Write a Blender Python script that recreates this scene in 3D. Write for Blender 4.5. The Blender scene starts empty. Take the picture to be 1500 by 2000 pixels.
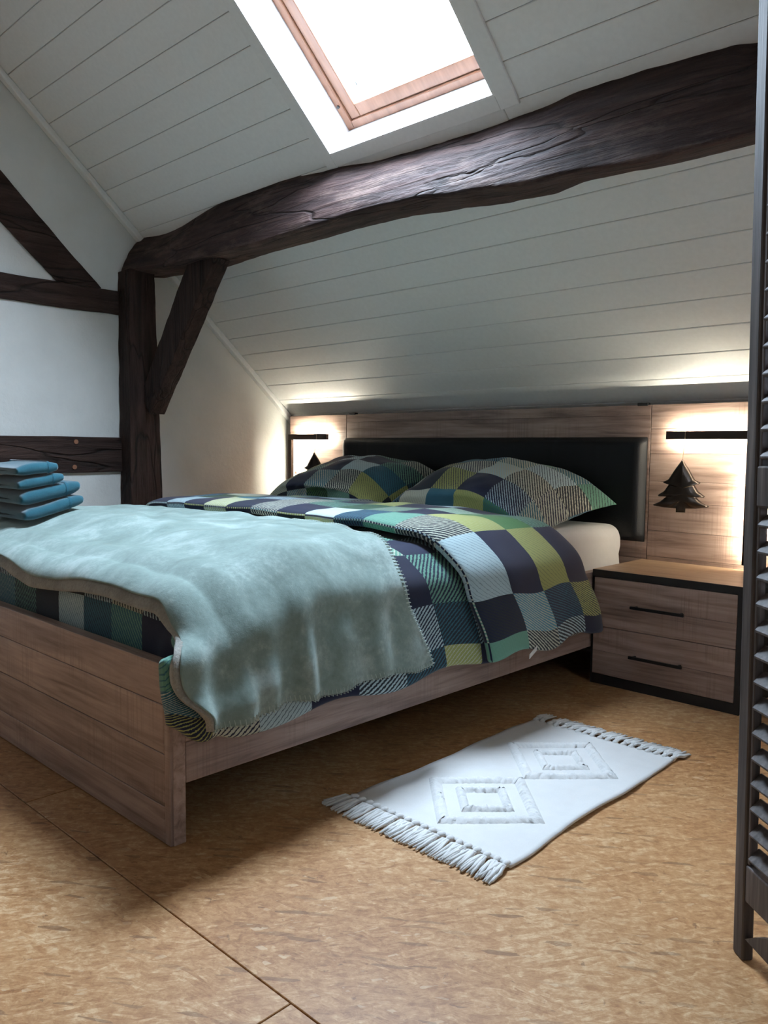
import bpy, bmesh, math, random
from mathutils import Vector, Matrix, noise
random.seed(7)
PI = math.pi
sc = bpy.context.scene
COL = sc.collection

# ------------------------------------------------------------------ camera
F_PX = 1564.14
PITCH, YAW, ROLL = 0.0791246, 0.7631763, 0.0096121
CAM = Vector((1.44296, -0.88858, 0.84375))
fw = Vector((-math.sin(YAW) * math.cos(PITCH), math.cos(YAW) * math.cos(PITCH), -math.sin(PITCH)))
r0 = Vector((math.cos(YAW), math.sin(YAW), 0)); u0 = r0.cross(fw)
rr = math.cos(ROLL) * r0 + math.sin(ROLL) * u0
uu = -math.sin(ROLL) * r0 + math.cos(ROLL) * u0
cd = bpy.data.cameras.new('camera'); cam = bpy.data.objects.new('camera', cd); COL.objects.link(cam)
cd.sensor_fit = 'HORIZONTAL'; cd.sensor_width = 36.0; cd.lens = 36.0 * F_PX / 1500.0; cd.clip_start = 0.02
m = Matrix((rr, uu, -fw)).transposed().to_4x4(); m.translation = CAM
cam.matrix_world = m
sc.camera = cam

# ------------------------------------------------------------------ sky, exposure
world = bpy.data.worlds.new('overcast_sky'); sc.world = world; world.use_nodes = True
bg = world.node_tree.nodes['Background']
bg.inputs['Color'].default_value = (0.66, 0.82, 1.0, 1)
bg.inputs['Strength'].default_value = 112.0
sc.view_settings.view_transform = 'Standard'; sc.view_settings.look = 'None'
sc.view_settings.gamma = 1.0; sc.view_settings.use_curve_mapping = False
sc.view_settings.exposure = 0.0
sc.cycles.diffuse_bounces = 6; sc.cycles.glossy_bounces = 3; sc.cycles.max_bounces = 8; sc.cycles.adaptive_threshold = 0.04

# roof slope: z = Z0 + K*(Y0-y); s = distance up the slope, d = depth outwards
K = 0.88795; TH = math.atan(K); Y0, Z0 = 2.108, 1.111
CT, ST = math.cos(TH), math.sin(TH)
def slope(x, s, d=0.0):
    return Vector((x, Y0 - s * CT + d * ST, Z0 + s * ST + d * CT))
def ceil_z(y): return Z0 + K * (Y0 - y)
WX0, WX1, WS0, WS1 = -0.83, -0.082, 1.235, 2.05       # skylight opening
XL, XR, YB, YF = -2.309, 1.95, 2.95, -3.70
RIDGE_Y = -0.38; RIDGE_Z = ceil_z(RIDGE_Y)
S_RIDGE = (Y0 - RIDGE_Y) / CT; S_LOW = (Y0 - YB) / CT

# skylight portal (guides sampling of the sky only; gives off no light)
pl = bpy.data.lights.new('skylight_portal', 'AREA'); pl.shape = 'RECTANGLE'
pl.size = WX1 - WX0; pl.size_y = WS1 - WS0; pl.cycles.is_portal = True
po = bpy.data.objects.new('skylight_portal', pl); COL.objects.link(po)
xa = Vector((1, 0, 0)); za = Vector((0, ST, CT)); ya = za.cross(xa)
mm = Matrix((xa, ya, za)).transposed().to_4x4(); mm.translation = slope((WX0 + WX1) / 2, (WS0 + WS1) / 2, 0.215)
po.matrix_world = mm

# ------------------------------------------------------------------ helpers
def link(name, me, mat=None, parent=None):
    o = bpy.data.objects.new(name, me); COL.objects.link(o)
    if mat and not me.materials: me.materials.append(mat)
    if parent:
        o.parent = parent
        wl = Vector(parent.get('_w', (0, 0, 0)))
        o.location = -wl; o['_w'] = (0.0, 0.0, 0.0)
    else:
        o['_w'] = (0.0, 0.0, 0.0)
    return o
def thing(name, label, cat, loc=(0, 0, 0), group=None):
    o = bpy.data.objects.new(name, None); COL.objects.link(o); o.location = loc
    o.empty_display_size = 0.05; o['_w'] = tuple(float(c) for c in loc)
    return tag(o, label, cat, group)
def tag(o, label, cat, group=None):
    o['label'] = label; o['category'] = cat
    if group: o['group'] = group
    return o
def struct(o): o['kind'] = 'structure'; return o

class MB:
    def __init__(s): s.v = []; s.f = []; s.uv = {}
    def box(s, a, b, M=None):
        n = len(s.v)
        for z in (a[2], b[2]):
            for (x, y) in ((a[0], a[1]), (b[0], a[1]), (b[0], b[1]), (a[0], b[1])):
                p = Vector((x, y, z)); s.v.append(M(p) if M else p)
        for q in ((0, 3, 2, 1), (4, 5, 6, 7), (0, 1, 5, 4), (1, 2, 6, 5), (2, 3, 7, 6), (3, 0, 4, 7)):
            s.f.append([n + i for i in q])
        return s
    def prism(s, poly, fn, a, b):
        """poly 2-D outline extruded between a and b; fn(p,q,t)->Vector"""
        n = len(s.v); k = len(poly)
        for t in (a, b):
            for (p, q) in poly: s.v.append(fn(p, q, t))
        s.f.append(list(range(n + k - 1, n - 1, -1))); s.f.append(list(range(n + k, n + 2 * k)))
        for i in range(k):
            j = (i + 1) % k; s.f.append([n + i, n + j, n + k + j, n + k + i])
        return s
    def grid(s, P, nu, nv, close_u=False, uvf=None, flip=False):
        n = len(s.v)
        for j in range(nv):
            for i in range(nu): s.v.append(P(i, j))
        for j in range(nv - 1):
            for i in range(nu if close_u else nu - 1):
                i2 = (i + 1) % nu
                q = [n + j * nu + i, n + j * nu + i2, n + (j + 1) * nu + i2, n + (j + 1) * nu + i]
                if flip: q.reverse()
                s.f.append(q)
        if uvf:
            for j in range(nv):
                for i in range(nu): s.uv[n + j * nu + i] = uvf(i, j)
        return s
    def tube(s, pts, r, seg=8, caps=True):
        pts = [Vector(p) for p in pts]; n = len(s.v)
        for i, p in enumerate(pts):
            t = (pts[min(i + 1, len(pts) - 1)] - pts[max(i - 1, 0)]).normalized()
            ref = Vector((0, 0, 1)) if abs(t.z) < 0.9 else Vector((1, 0, 0))
            a = t.cross(ref).normalized(); b = t.cross(a)
            rad = r[i] if isinstance(r, (list, tuple)) else r
            for k in range(seg):
                w = 2 * PI * k / seg; s.v.append(p + (a * math.cos(w) + b * math.sin(w)) * rad)
        for i in range(len(pts) - 1):
            for k in range(seg):
                k2 = (k + 1) % seg
                s.f.append([n + i * seg + k, n + i * seg + k2, n + (i + 1) * seg + k2, n + (i + 1) * seg + k])
        if caps:
            s.f.append([n + k for k in range(seg)][::-1]); s.f.append([n + (len(pts) - 1) * seg + k for k in range(seg)])
        return s
    def mesh(s, name, mat=None, smooth=False, fix=True):
        me = bpy.data.meshes.new(name); me.from_pydata([tuple(v) for v in s.v], [], s.f)
        if s.uv:
            l = me.uv_layers.new(name='UVMap')
            for lp in me.loops: l.data[lp.index].uv = s.uv.get(lp.vertex_index, (0, 0))
        if fix:
            bm = bmesh.new(); bm.from_mesh(me); bmesh.ops.recalc_face_normals(bm, faces=bm.faces); bm.to_mesh(me); bm.free()
        if smooth: me.polygons.foreach_set('use_smooth', [True] * len(me.polygons))
        if mat: me.materials.append(mat)
        me.update(); return me
    def build(s, name, mat, parent=None, smooth=False, bevel=0, seg=2, fix=True):
        o = link(name, s.mesh(name, mat, smooth, fix), None, parent)
        if bevel: add_bevel(o, bevel, seg)
        return o
def add_bevel(o, w, seg=2):
    b = o.modifiers.new('bevel', 'BEVEL'); b.width = w; b.segments = seg; b.limit_method = 'ANGLE'; b.angle_limit = 0.6
    return o
def subsurf(o, n=1):
    b = o.modifiers.new('subd', 'SUBSURF'); b.levels = n; b.render_levels = n; return o
def sstep(a, b, x):
    t = min(1, max(0, (x - a) / (b - a))); return t * t * (3 - 2 * t)
def lerp(a, b, t): return a + (b - a) * t
def interp(xs, ys, x):
    if x <= xs[0]: return ys[0]
    for i in range(len(xs) - 1):
        if x <= xs[i + 1]:
            t = (x - xs[i]) / (xs[i + 1] - xs[i]); t = t * t * (3 - 2 * t)
            return lerp(ys[i], ys[i + 1], t)
    return ys[-1]
def nz(x, y, z): return noise.noise(Vector((x, y, z)))

# ------------------------------------------------------------------ materials
class NT:
    def __init__(s, name):
        s.m = bpy.data.materials.new(name); s.m.use_nodes = True; s.t = s.m.node_tree
        s.b = s.t.nodes['Principled BSDF']; s.out = s.t.nodes['Material Output']
    def n(s, typ, **kw):
        o = s.t.nodes.new(typ)
        for k, v in kw.items(): setattr(o, k, v)
        return o
    def l(s, a, b): s.t.links.new(a, b)
    def set(s, **kw):
        for k, v in kw.items():
            i = s.b.inputs[k.replace('_', ' ')]
            i.default_value = (*v, 1) if isinstance(v, tuple) and len(v) == 3 else v
        return s
    def coord(s, kind='Object', scale=(1, 1, 1), rand=False, rot=(0, 0, 0)):
        tc = s.n('ShaderNodeTexCoord'); mp = s.n('ShaderNodeMapping')
        mp.inputs['Scale'].default_value = scale; mp.inputs['Rotation'].default_value = rot
        src = tc.outputs[kind]
        if rand:
            oi = s.n('ShaderNodeObjectInfo'); mu = s.n('ShaderNodeMath', operation='MULTIPLY'); mu.inputs[1].default_value = 37.0
            s.l(oi.outputs['Random'], mu.inputs[0])
            ad = s.n('ShaderNodeVectorMath', operation='ADD'); s.l(src, ad.inputs[0]); s.l(mu.outputs[0], ad.inputs[1]); src = ad.outputs[0]
        s.l(src, mp.inputs['Vector']); return mp.outputs[0]
    def noise(s, vec, scale, detail=4, rough=0.55, dist=0.0):
        o = s.n('ShaderNodeTexNoise'); o.inputs['Scale'].default_value = scale; o.inputs['Detail'].default_value = detail
        o.inputs['Roughness'].default_value = rough; o.inputs['Distortion'].default_value = dist
        if vec: s.l(vec, o.inputs['Vector'])
        return o.outputs['Fac']
    def ramp(s, fac, stops, const=False):
        o = s.n('ShaderNodeValToRGB'); cr = o.color_ramp
        if const: cr.interpolation = 'CONSTANT'
        while len(cr.elements) < len(stops): cr.elements.new(0.5)
        for e, (p, c) in zip(cr.elements, stops): e.position = p; e.color = (*c, 1)
        s.l(fac, o.inputs[0]); return o.outputs[0]
    def math(s, op, a, b=None, c=None):
        o = s.n('ShaderNodeMath', operation=op)
        for i, v in enumerate((a, b, c)):
            if v is None: continue
            if isinstance(v, (int, float)): o.inputs[i].default_value = v
            else: s.l(v, o.inputs[i])
        return o.outputs[0]
    def mix(s, f, a, b, typ='MIX'):
        o = s.n('ShaderNodeMix', data_type='RGBA', blend_type=typ)
        for sock, v in ((o.inputs[0], f), (o.inputs[6], a), (o.inputs[7], b)):
            if isinstance(v, (int, float)): sock.default_value = v
            elif isinstance(v, tuple): sock.default_value = (*v, 1)
            else: s.l(v, sock)
        return o.outputs[2]
    def bump(s, h, strength=0.3, dist=0.01):
        o = s.n('ShaderNodeBump'); o.inputs['Strength'].default_value = strength; o.inputs['Distance'].default_value = dist
        s.l(h, o.inputs['Height']); s.l(o.outputs[0], s.b.inputs['Normal']); return o
    def col(s, c): s.l(c, s.b.inputs['Base Color']); return s

def plain(name, c, rough=0.5, metal=0.0, **kw):
    t = NT(name); t.set(Base_Color=c, Roughness=rough, Metallic=metal, **kw); return t.m

def mk_white(name, c, rough, amt=0.15, sc_=30):
    t = NT(name); v = t.coord(); n = t.noise(v, sc_, 3)
    t.col(t.ramp(n, [(0.3, tuple(k * 0.95 for k in c)), (0.7, c)])); t.set(Roughness=rough); t.bump(n, amt, 0.004); return t.m
M_paint = mk_white('white_painted_boards', (0.87, 0.88, 0.87), 0.42, 0.06, 60)
M_trim = mk_white('white_painted_trim', (0.84, 0.85, 0.84), 0.4, 0.04, 60)
M_reveal = mk_white('white_skylight_lining', (0.88, 0.88, 0.88), 0.4, 0.02, 60)
def mk_plaster():
    t = NT('rough_white_plaster'); v = t.coord()
    a = t.noise(v, 6, 5, 0.6); b = t.noise(v, 70, 3)
    h = t.math('ADD', t.math('MULTIPLY', a, 1.0), t.math('MULTIPLY', b, 0.15))
    t.col(t.ramp(a, [(0.3, (0.66, 0.66, 0.63)), (0.7, (0.72, 0.72, 0.69))])); t.set(Roughness=0.85); t.bump(h, 0.35, 0.02); return t.m
M_plaster = mk_plaster()
M_clad = mk_white('beige_wood_cladding', (0.30, 0.25, 0.20), 0.6, 0.1, 20)

def mk_timber(name, axis, dark, light, worn=False):
    t = NT(name); st = [9, 9, 9]; st[axis] = 0.9
    v = t.coord(scale=tuple(st)); g = t.noise(v, 3.0, 8, 0.65, 0.6)
    st2 = [30, 30, 30]; st2[axis] = 1.2
    fine = t.noise(t.coord(scale=tuple(st2)), 2.0, 4, 0.6)
    c = t.ramp(g, [(0.32, tuple(k * 0.4 for k in dark)), (0.5, dark), (0.72, light)])
    vc = [2.2, 2.2, 2.2]; vc[axis] = 0.35
    crk = t.n('ShaderNodeTexVoronoi', feature='DISTANCE_TO_EDGE'); crk.inputs['Scale'].default_value = 3.0
    wv = t.coord(scale=tuple(vc)); wn = t.n('ShaderNodeTexNoise'); wn.inputs['Scale'].default_value = 4.0; t.l(wv, wn.inputs['Vector'])
    ad = t.n('ShaderNodeVectorMath', operation='MULTIPLY_ADD'); t.l(wn.outputs['Color'], ad.inputs[0]); ad.inputs[1].default_value = (0.35,) * 3; t.l(wv, ad.inputs[2])
    t.l(ad.outputs[0], crk.inputs['Vector'])
    ck = t.ramp(crk.outputs['Distance'], [(0.0, (0, 0, 0)), (0.03, (1, 1, 1))])
    c = t.mix(1.0, c, t.mix(0.6, (1, 1, 1), ck), 'MULTIPLY')
    if worn:
        w = t.noise(t.coord(scale=(1.6, 4, 4)), 2.2, 6, 0.7)
        c = t.mix(t.math('MULTIPLY', t.ramp(w, [(0.52, (0, 0, 0)), (0.66, (1, 1, 1))]), 0.55), c, (0.15, 0.10, 0.082))
    t.col(c); t.set(Roughness=0.8, Specular_IOR_Level=0.3)
    h = t.math('ADD', t.math('MULTIPLY', g, 1.0), t.math('ADD', t.math('MULTIPLY', fine, 0.45), t.math('MULTIPLY', ck, 0.5)))
    t.bump(h, 0.9, 0.016); return t.m
M_beam = mk_timber('dark_stained_beam', 0, (0.040, 0.022, 0.020), (0.085, 0.048, 0.042), True)
M_post = mk_timber('dark_stained_post', 2, (0.028, 0.015, 0.012), (0.055, 0.030, 0.024))
M_rail = mk_timber('dark_stained_rail', 1, (0.034, 0.018, 0.014), (0.065, 0.037, 0.028))

def mk_lam(name, axis, c0=(0.17, 0.108, 0.086), c1=(0.33, 0.228, 0.186), c2=(0.47, 0.345, 0.285), rough=0.5):
    t = NT(name); st = [22, 22, 22]; st[axis] = 1.4
    g = t.noise(t.coord(scale=tuple(st), rand=True), 2.2, 7, 0.62, 0.5)
    st = [5, 5, 5]; st[axis] = 0.8
    b = t.noise(t.coord(scale=tuple(st), rand=True), 2.0, 3, 0.5, 1.2)
    st = [1.5, 1.5, 1.5]; st[axis] = 170
    saw = t.noise(t.coord(scale=tuple(st), rand=True), 1.0, 2, 0.5)
    st = [3, 3, 3]; pm = t.ramp(t.noise(t.coord(scale=tuple(st), rand=True), 1.5, 2), [(0.48, (0, 0, 0)), (0.6, (1, 1, 1))])
    f = t.math('ADD', t.math('MULTIPLY', g, 0.62), t.math('MULTIPLY', b, 0.38))
    c = t.ramp(f, [(0.36, c0), (0.5, c1), (0.66, c2)])
    sf = t.math('MULTIPLY', t.math('MULTIPLY', t.ramp(saw, [(0.5, (0, 0, 0)), (0.62, (1, 1, 1))]), pm), 0.35)
    c = t.mix(sf, c, c0)
    oi = t.n('ShaderNodeObjectInfo'); k = t.math('ADD', t.math('MULTIPLY', oi.outputs['Random'], 0.22), 0.89)
    hs = t.n('ShaderNodeHueSaturation'); t.l(k, hs.inputs['Value']); t.l(c, hs.inputs['Color'])
    t.col(hs.outputs[0]); t.set(Roughness=rough); t.bump(t.math('ADD', g, t.math('MULTIPLY', saw, 0.3)), 0.12, 0.003); return t.m
M_lamX = mk_lam('mud_oak_laminate', 0); M_lamY = mk_lam('mud_oak_laminate_rail', 1); M_lamZ = mk_lam('mud_oak_laminate_edge', 2)
M_ntop = mk_lam('light_oak_top', 0, (0.27, 0.165, 0.095), (0.38, 0.25, 0.15), (0.46, 0.32, 0.20), 0.4)
M_black = plain('matt_black_board', (0.012, 0.011, 0.012), 0.55)
M_metal = plain('black_handle_metal', (0.010, 0.010, 0.011), 0.35, 0.3)
M_dark = plain('dark_gap', (0.02, 0.016, 0.013), 0.8)
M_alu = plain('bronze_lamp_bar', (0.035, 0.022, 0.017), 0.5, 0.2)
M_sheet = None
def mk_led():
    t = NT('warm_led_strip'); e = t.n('ShaderNodeEmission'); e.inputs['Color'].default_value = (1.0, 0.92, 0.74, 1); e.inputs['Strength'].default_value = 230.0
    t.l(e.outputs[0], t.out.inputs['Surface']); return t.m
M_led = mk_led()
def mk_glass():
    t = NT('skylight_glass'); tr = t.n('ShaderNodeBsdfTransparent'); gl = t.n('ShaderNodeBsdfGlossy'); gl.inputs['Roughness'].default_value = 0.02
    lw = t.n('ShaderNodeLayerWeight'); lw.inputs['Blend'].default_value = 0.5; mx = t.n('ShaderNodeMixShader')
    fr = t.math('MULTIPLY_ADD', t.math('POWER', lw.outputs['Facing'], 5.0), 0.9, 0.03)
    t.l(fr, mx.inputs[0]); t.l(tr.outputs[0], mx.inputs[1]); t.l(gl.outputs[0], mx.inputs[2]); t.l(mx.outputs[0], t.out.inputs['Surface']); return t.m
M_glass = mk_glass()
def mk_pine():
    t = NT('varnished_pine'); g = t.noise(t.coord(scale=(20, 3, 3)), 2, 5)
    t.col(t.ramp(g, [(0.35, (0.17, 0.072, 0.038)), (0.65, (0.23, 0.105, 0.058))])); t.set(Roughness=0.4); return t.m
M_pine = mk_pine()
def mk_fill_curtain():
    t = NT('fill_light_curtain'); tl = t.n('ShaderNodeBsdfTranslucent'); tl.inputs['Color'].default_value = (0.09, 0.09, 0.09, 1)  # cloth of the added window; its translucency sets the fill strength
    df = t.n('ShaderNodeBsdfDiffuse'); df.inputs['Color'].default_value = (0.6, 0.6, 0.6, 1); ad = t.n('ShaderNodeAddShader')
    t.l(tl.outputs[0], ad.inputs[0]); t.l(df.outputs[0], ad.inputs[1]); t.l(ad.outputs[0], t.out.inputs['Surface']); return t.m
M_fill_curtain = mk_fill_curtain()

def mk_osb():
    t = NT('varnished_osb'); base = t.coord(rand=True)
    def flakes(rot, sx, sy, seed):
        mp = t.n('ShaderNodeMapping'); t.l(base, mp.inputs['Vector']); mp.inputs['Rotation'].default_value = (0, 0, rot); mp.inputs['Location'].default_value = (seed, seed * 2, 0)
        mp2 = t.n('ShaderNodeMapping'); t.l(mp.outputs[0], mp2.inputs['Vector']); mp2.inputs['Scale'].default_value = (sx, sy, 1)
        wn = t.n('ShaderNodeTexNoise'); wn.inputs['Scale'].default_value = 2.0; wn.inputs['Detail'].default_value = 5; t.l(mp2.outputs[0], wn.inputs['Vector'])
        ad = t.n('ShaderNodeVectorMath', operation='MULTIPLY_ADD'); t.l(wn.outputs['Color'], ad.inputs[0]); ad.inputs[1].default_value = (0.3,) * 3; t.l(mp2.outputs[0], ad.inputs[2])
        vo = t.n('ShaderNodeTexVoronoi'); vo.inputs['Scale'].default_value = 1.0; vo.inputs['Randomness'].default_value = 1.0; t.l(ad.outputs[0], vo.inputs['Vector'])
        sp = t.n('ShaderNodeSeparateColor'); t.l(vo.outputs['Color'], sp.inputs[0])
        mp3 = t.n('ShaderNodeMapping'); t.l(mp.outputs[0], mp3.inputs['Vector']); mp3.inputs['Scale'].default_value = (sx * 1.0, sy * 2.2, 1)
        fib = t.noise(mp3.outputs[0], 1.5, 5, 0.65)
        return sp.outputs[0], sp.outputs[1], fib
    a1, a2, f1 = flakes(-0.62, 20, 120, 1.0); b1, b2, f2 = flakes(-1.02, 26, 150, 4.0); c1, c2, f3 = flakes(-0.20, 30, 110, 8.0)
    sel = t.noise(base, 16, 5, 0.75)
    s1 = t.ramp(sel, [(0.40, (0, 0, 0)), (0.56, (1, 1, 1))]); s2 = t.ramp(t.noise(base, 13, 5, 0.75), [(0.48, (0, 0, 0)), (0.62, (1, 1, 1))])
    val = t.mix(s2, t.mix(s1, a1, b1), c1); fib = t.mix(s2, t.mix(s1, f1, f2), f3)
    big = t.noise(base, 1.8, 4, 0.6)
    iso = t.noise(base, 55, 7, 0.72, 0.6)
    fac = t.math('ADD', t.math('ADD', t.math('MULTIPLY', val, 0.13), t.math('MULTIPLY', iso, 0.42)), t.math('ADD', t.math('MULTIPLY', fib, 0.34), t.math('MULTIPLY', big, 0.28)))
    c = t.ramp(fac, [(0.40, (0.17, 0.066, 0.022)), (0.52, (0.335, 0.155, 0.056)), (0.62, (0.45, 0.245, 0.105)), (0.76, (0.66, 0.46, 0.27))])
    spk = t.math('MULTIPLY', t.ramp(t.math('MULTIPLY', a2, t.math('ADD', f2, 0.5)), [(0.0, (1, 1, 1)), (0.05, (0, 0, 0))]), 0.55)
    c = t.mix(spk, c, (0.11, 0.045, 0.018))
    pale = t.ramp(t.math('MULTIPLY', b2, c2), [(0.80, (0, 0, 0)), (0.92, (1, 1, 1))])
    c = t.mix(t.math('MULTIPLY', pale, 0.5), c, (0.62, 0.46, 0.29))
    dk = t.ramp(t.noise(base, 38, 4, 0.6, 1.0), [(0.66, (0, 0, 0)), (0.72, (1, 1, 1))])
    c = t.mix(t.math('MULTIPLY', dk, 0.6), c, (0.12, 0.05, 0.02))
    t.col(c); rg = t.math('ADD', 0.33, t.math('MULTIPLY', fib, 0.25)); t.l(rg, t.b.inputs['Roughness'])
    t.set(Specular_IOR_Level=0.45); t.bump(t.math('ADD', fib, t.math('MULTIPLY', val, 0.3)), 0.15, 0.0012); return t.m
M_osb = mk_osb()

NAVY = (0.014, 0.018, 0.045); TEAL = (0.035, 0.125, 0.17); PALE = (0.42, 0.55, 0.58); GREEN = (0.07, 0.19, 0.065)
OLIVE = (0.33, 0.35, 0.12); SEA = (0.14, 0.31, 0.23); CREAM = (0.50, 0.52, 0.42); SKY = (0.10, 0.27, 0.36); INK = (0.020, 0.026, 0.035)
def mk_plaid(name, cell=0.142, bright=1.0):
    t = NT(name); tc = t.n('ShaderNodeTexCoord'); sp = t.n('ShaderNodeSeparateXYZ'); t.l(tc.outputs['UV'], sp.inputs[0])
    u, v = sp.outputs[0], sp.outputs[1]
    cu = t.math('FLOOR', t.math('DIVIDE', u, cell)); cv = t.math('FLOOR', t.math('DIVIDE', v, cell))
    cb = t.n('ShaderNodeCombineXYZ'); t.l(cu, cb.inputs[0]); t.l(cv, cb.inputs[1])
    wn = t.n('ShaderNodeTexWhiteNoise', noise_dimensions='2D'); t.l(cb.outputs[0], wn.inputs['Vector'])
    sc_ = t.n('ShaderNodeSeparateColor'); t.l(wn.outputs['Color'], sc_.inputs[0])
    # alternate dark and light cells so that neighbours always differ
    par = t.math('MODULO', t.math('ABSOLUTE', t.math('ADD', cu, cv)), 2.0)
    def pal(x, cols): return t.ramp(x, [(k / len(cols), c) for k, c in enumerate(cols)], True)
    darks = pal(sc_.outputs[0], [NAVY, TEAL, INK, GREEN, NAVY, INK, TEAL])
    lights = pal(sc_.outputs[0], [PALE, OLIVE, SEA, CREAM, SKY, PALE, OLIVE, SEA])
    warp = t.mix(par, darks, lights)
    weft = pal(sc_.outputs[1], [NAVY, INK, CREAM, NAVY, TEAL, CREAM, INK, NAVY])
    wv_ = sc_.outputs[2]
    jit = t.n('ShaderNodeTexNoise'); jit.inputs['Scale'].default_value = 150; jit.inputs['Detail'].default_value = 1; t.l(tc.outputs['UV'], jit.inputs['Vector'])
    ph = t.math('ADD', t.math('MULTIPLY', t.math('ADD', u, t.math('MULTIPLY', v, 0.8)), 2 * PI / 0.0125), t.math('MULTIPLY', jit.outputs['Fac'], 3.2))
    w = t.math('SINE', ph)
    thr = t.math('ADD', t.math('MULTIPLY', wv_, 1.7), -0.45)
    f = t.n('ShaderNodeMapRange'); f.interpolation_type = 'SMOOTHSTEP'
    t.l(t.math('SUBTRACT', w, thr), f.inputs[0]); f.inputs[1].default_value = -0.35; f.inputs[2].default_value = 0.35
    c = t.mix(f.outputs[0], warp, weft)
    yarn = t.ramp(t.math('SINE', t.math('MULTIPLY', v, 2 * PI / 0.004)), [(0.0, (0.85,) * 3), (1.0, (1.0,) * 3)])
    c = t.mix(1.0, c, yarn, 'MULTIPLY')
    t.col(c); t.set(Roughness=0.9, Sheen_Weight=0.15, Specular_IOR_Level=0.2)
    big = t.noise(None, 9, 4); 
    h = t.math('ADD', t.math('MULTIPLY', w, 0.08), jit.outputs['Fac']); t.bump(h, 0.2, 0.0006); return t.m
M_plaid = mk_plaid('plaid_cotton')
def mk_fleece():
    t = NT('sage_fleece'); v = t.coord(); a = t.noise(t.coord(scale=(1, 1.0, 0.7)), 7, 4, 0.6, 0.8); f = t.noise(v, 380, 2, 0.6); g = t.noise(v, 75, 4, 0.7)
    k = t.math('ADD', t.math('MULTIPLY', a, 0.7), t.math('MULTIPLY', g, 0.3))
    c = t.ramp(k, [(0.36, (0.150, 0.205, 0.185)), (0.52, (0.215, 0.285, 0.262)), (0.64, (0.33, 0.405, 0.385))])
    t.col(c); t.set(Roughness=0.85, Sheen_Weight=0.45, Sheen_Roughness=0.5, Sheen_Tint=(0.80, 0.95, 0.93), Specular_IOR_Level=0.15)
    t.bump(t.math('ADD', t.math('MULTIPLY', g, 1.0), t.math('MULTIPLY', f, 0.35)), 0.4, 0.0018); return t.m
M_fleece = mk_fleece()
def mk_cloth(name, c, rough=0.9, sheen=0.3, sc_=250, b=0.4, var=0.85, dist=0.001):
    t = NT(name); v = t.coord(); f = t.noise(v, sc_, 3, 0.7); a = t.noise(v, 25, 3)
    t.col(t.ramp(t.math('ADD', t.math('MULTIPLY', f, 0.5), t.math('MULTIPLY', a, 0.5)), [(0.35, tuple(k * var for k in c)), (0.65, c)]))
    t.set(Roughness=rough, Sheen_Weight=sheen, Specular_IOR_Level=0.2); t.bump(f, b, dist); return t.m
M_sherpa = mk_cloth('sherpa_lining', (0.36, 0.35, 0.31), 0.95, 0.3, 160, 0.8, 0.6, 0.0025)
M_towel = mk_cloth('teal_terry', (0.011, 0.090, 0.125), 0.95, 0.5, 420, 0.7, 0.7, 0.0010)
M_towel2 = mk_cloth('teal_terry_band', (0.012, 0.09, 0.13), 0.85, 0.3, 300, 0.3, 0.8)
M_sheet = mk_cloth('white_fitted_sheet', (0.80, 0.78, 0.75), 0.8, 0.1, 60, 0.08, 0.96, 0.001)
M_rug = mk_cloth('white_rug_cotton', (0.72, 0.72, 0.71), 0.95, 0.1, 330, 0.35, 0.93, 0.0004)
M_tuft = mk_cloth('white_rug_tufts', (0.78, 0.78, 0.77), 0.95, 0.2, 260, 0.7, 0.88, 0.0010)
M_thread = mk_cloth('pale_stitch_yarn', (0.42, 0.50, 0.46), 0.9, 0.2)
def mk_leather():
    t = NT('black_leatherette'); v = t.coord(); vo = t.n('ShaderNodeTexVoronoi'); vo.inputs['Scale'].default_value = 260; t.l(v, vo.inputs['Vector'])
    t.set(Base_Color=(0.005, 0.006, 0.008), Roughness=0.5, Specular_IOR_Level=0.3); t.bump(vo.outputs['Distance'], 0.12, 0.002); return t.m
M_leather = mk_leather()
M_pewter = plain('dark_pewter', (0.045, 0.036, 0.030), 0.28, 0.85)
M_string = plain('thin_string', (0.55, 0.42, 0.28), 0.8)
def mk_screenwood():
    t = NT('grey_brown_stained_wood'); g = t.noise(t.coord(scale=(30, 30, 1.6)), 2, 6, 0.6)
    t.col(t.ramp(g, [(0.32, (0.030, 0.023, 0.021)), (0.52, (0.070, 0.055, 0.050)), (0.75, (0.16, 0.13, 0.12))])); t.set(Roughness=0.6); t.bump(g, 0.3, 0.003); return t.m
M_screen = mk_screenwood()
M_peg = plain('copper_brown_peg', (0.26, 0.11, 0.055), 0.6)
M_dim = plain('dark_fitting', (0.015, 0.014, 0.014), 0.5)

# ------------------------------------------------------------------ floor
fl = struct(MB().box((XL - 0.1, YF, -0.16), (XR + 0.1, YB, -0.0185)).build('floor', M_dark))
rows = [-3.895, -2.645, -1.395, -0.145, 2.355, 3.605]
for ri in range(5):
    ya_, yb_ = max(rows[ri], YF), min(rows[ri + 1], YB)
    j0 = (-0.434, 0.546, 0.546, -0.434, 0.546)[ri]      # joints are staggered from row to row
    xs = sorted(x for x in [j0 + 2.5 * k for k in (-2, -1, 0, 1, 2)] if XL - 0.05 < x < XR + 0.05)
    xs = [XL - 0.1] + xs + [XR + 0.1]
    for a, b in zip(xs[:-1], xs[1:]):
        g = 0.0013
        MB().box((a + g, ya_ + g, -0.018), (b - g, yb_ - g, 0.0)).build('floor_panel', M_osb, fl, bevel=0.001, seg=1)

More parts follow.
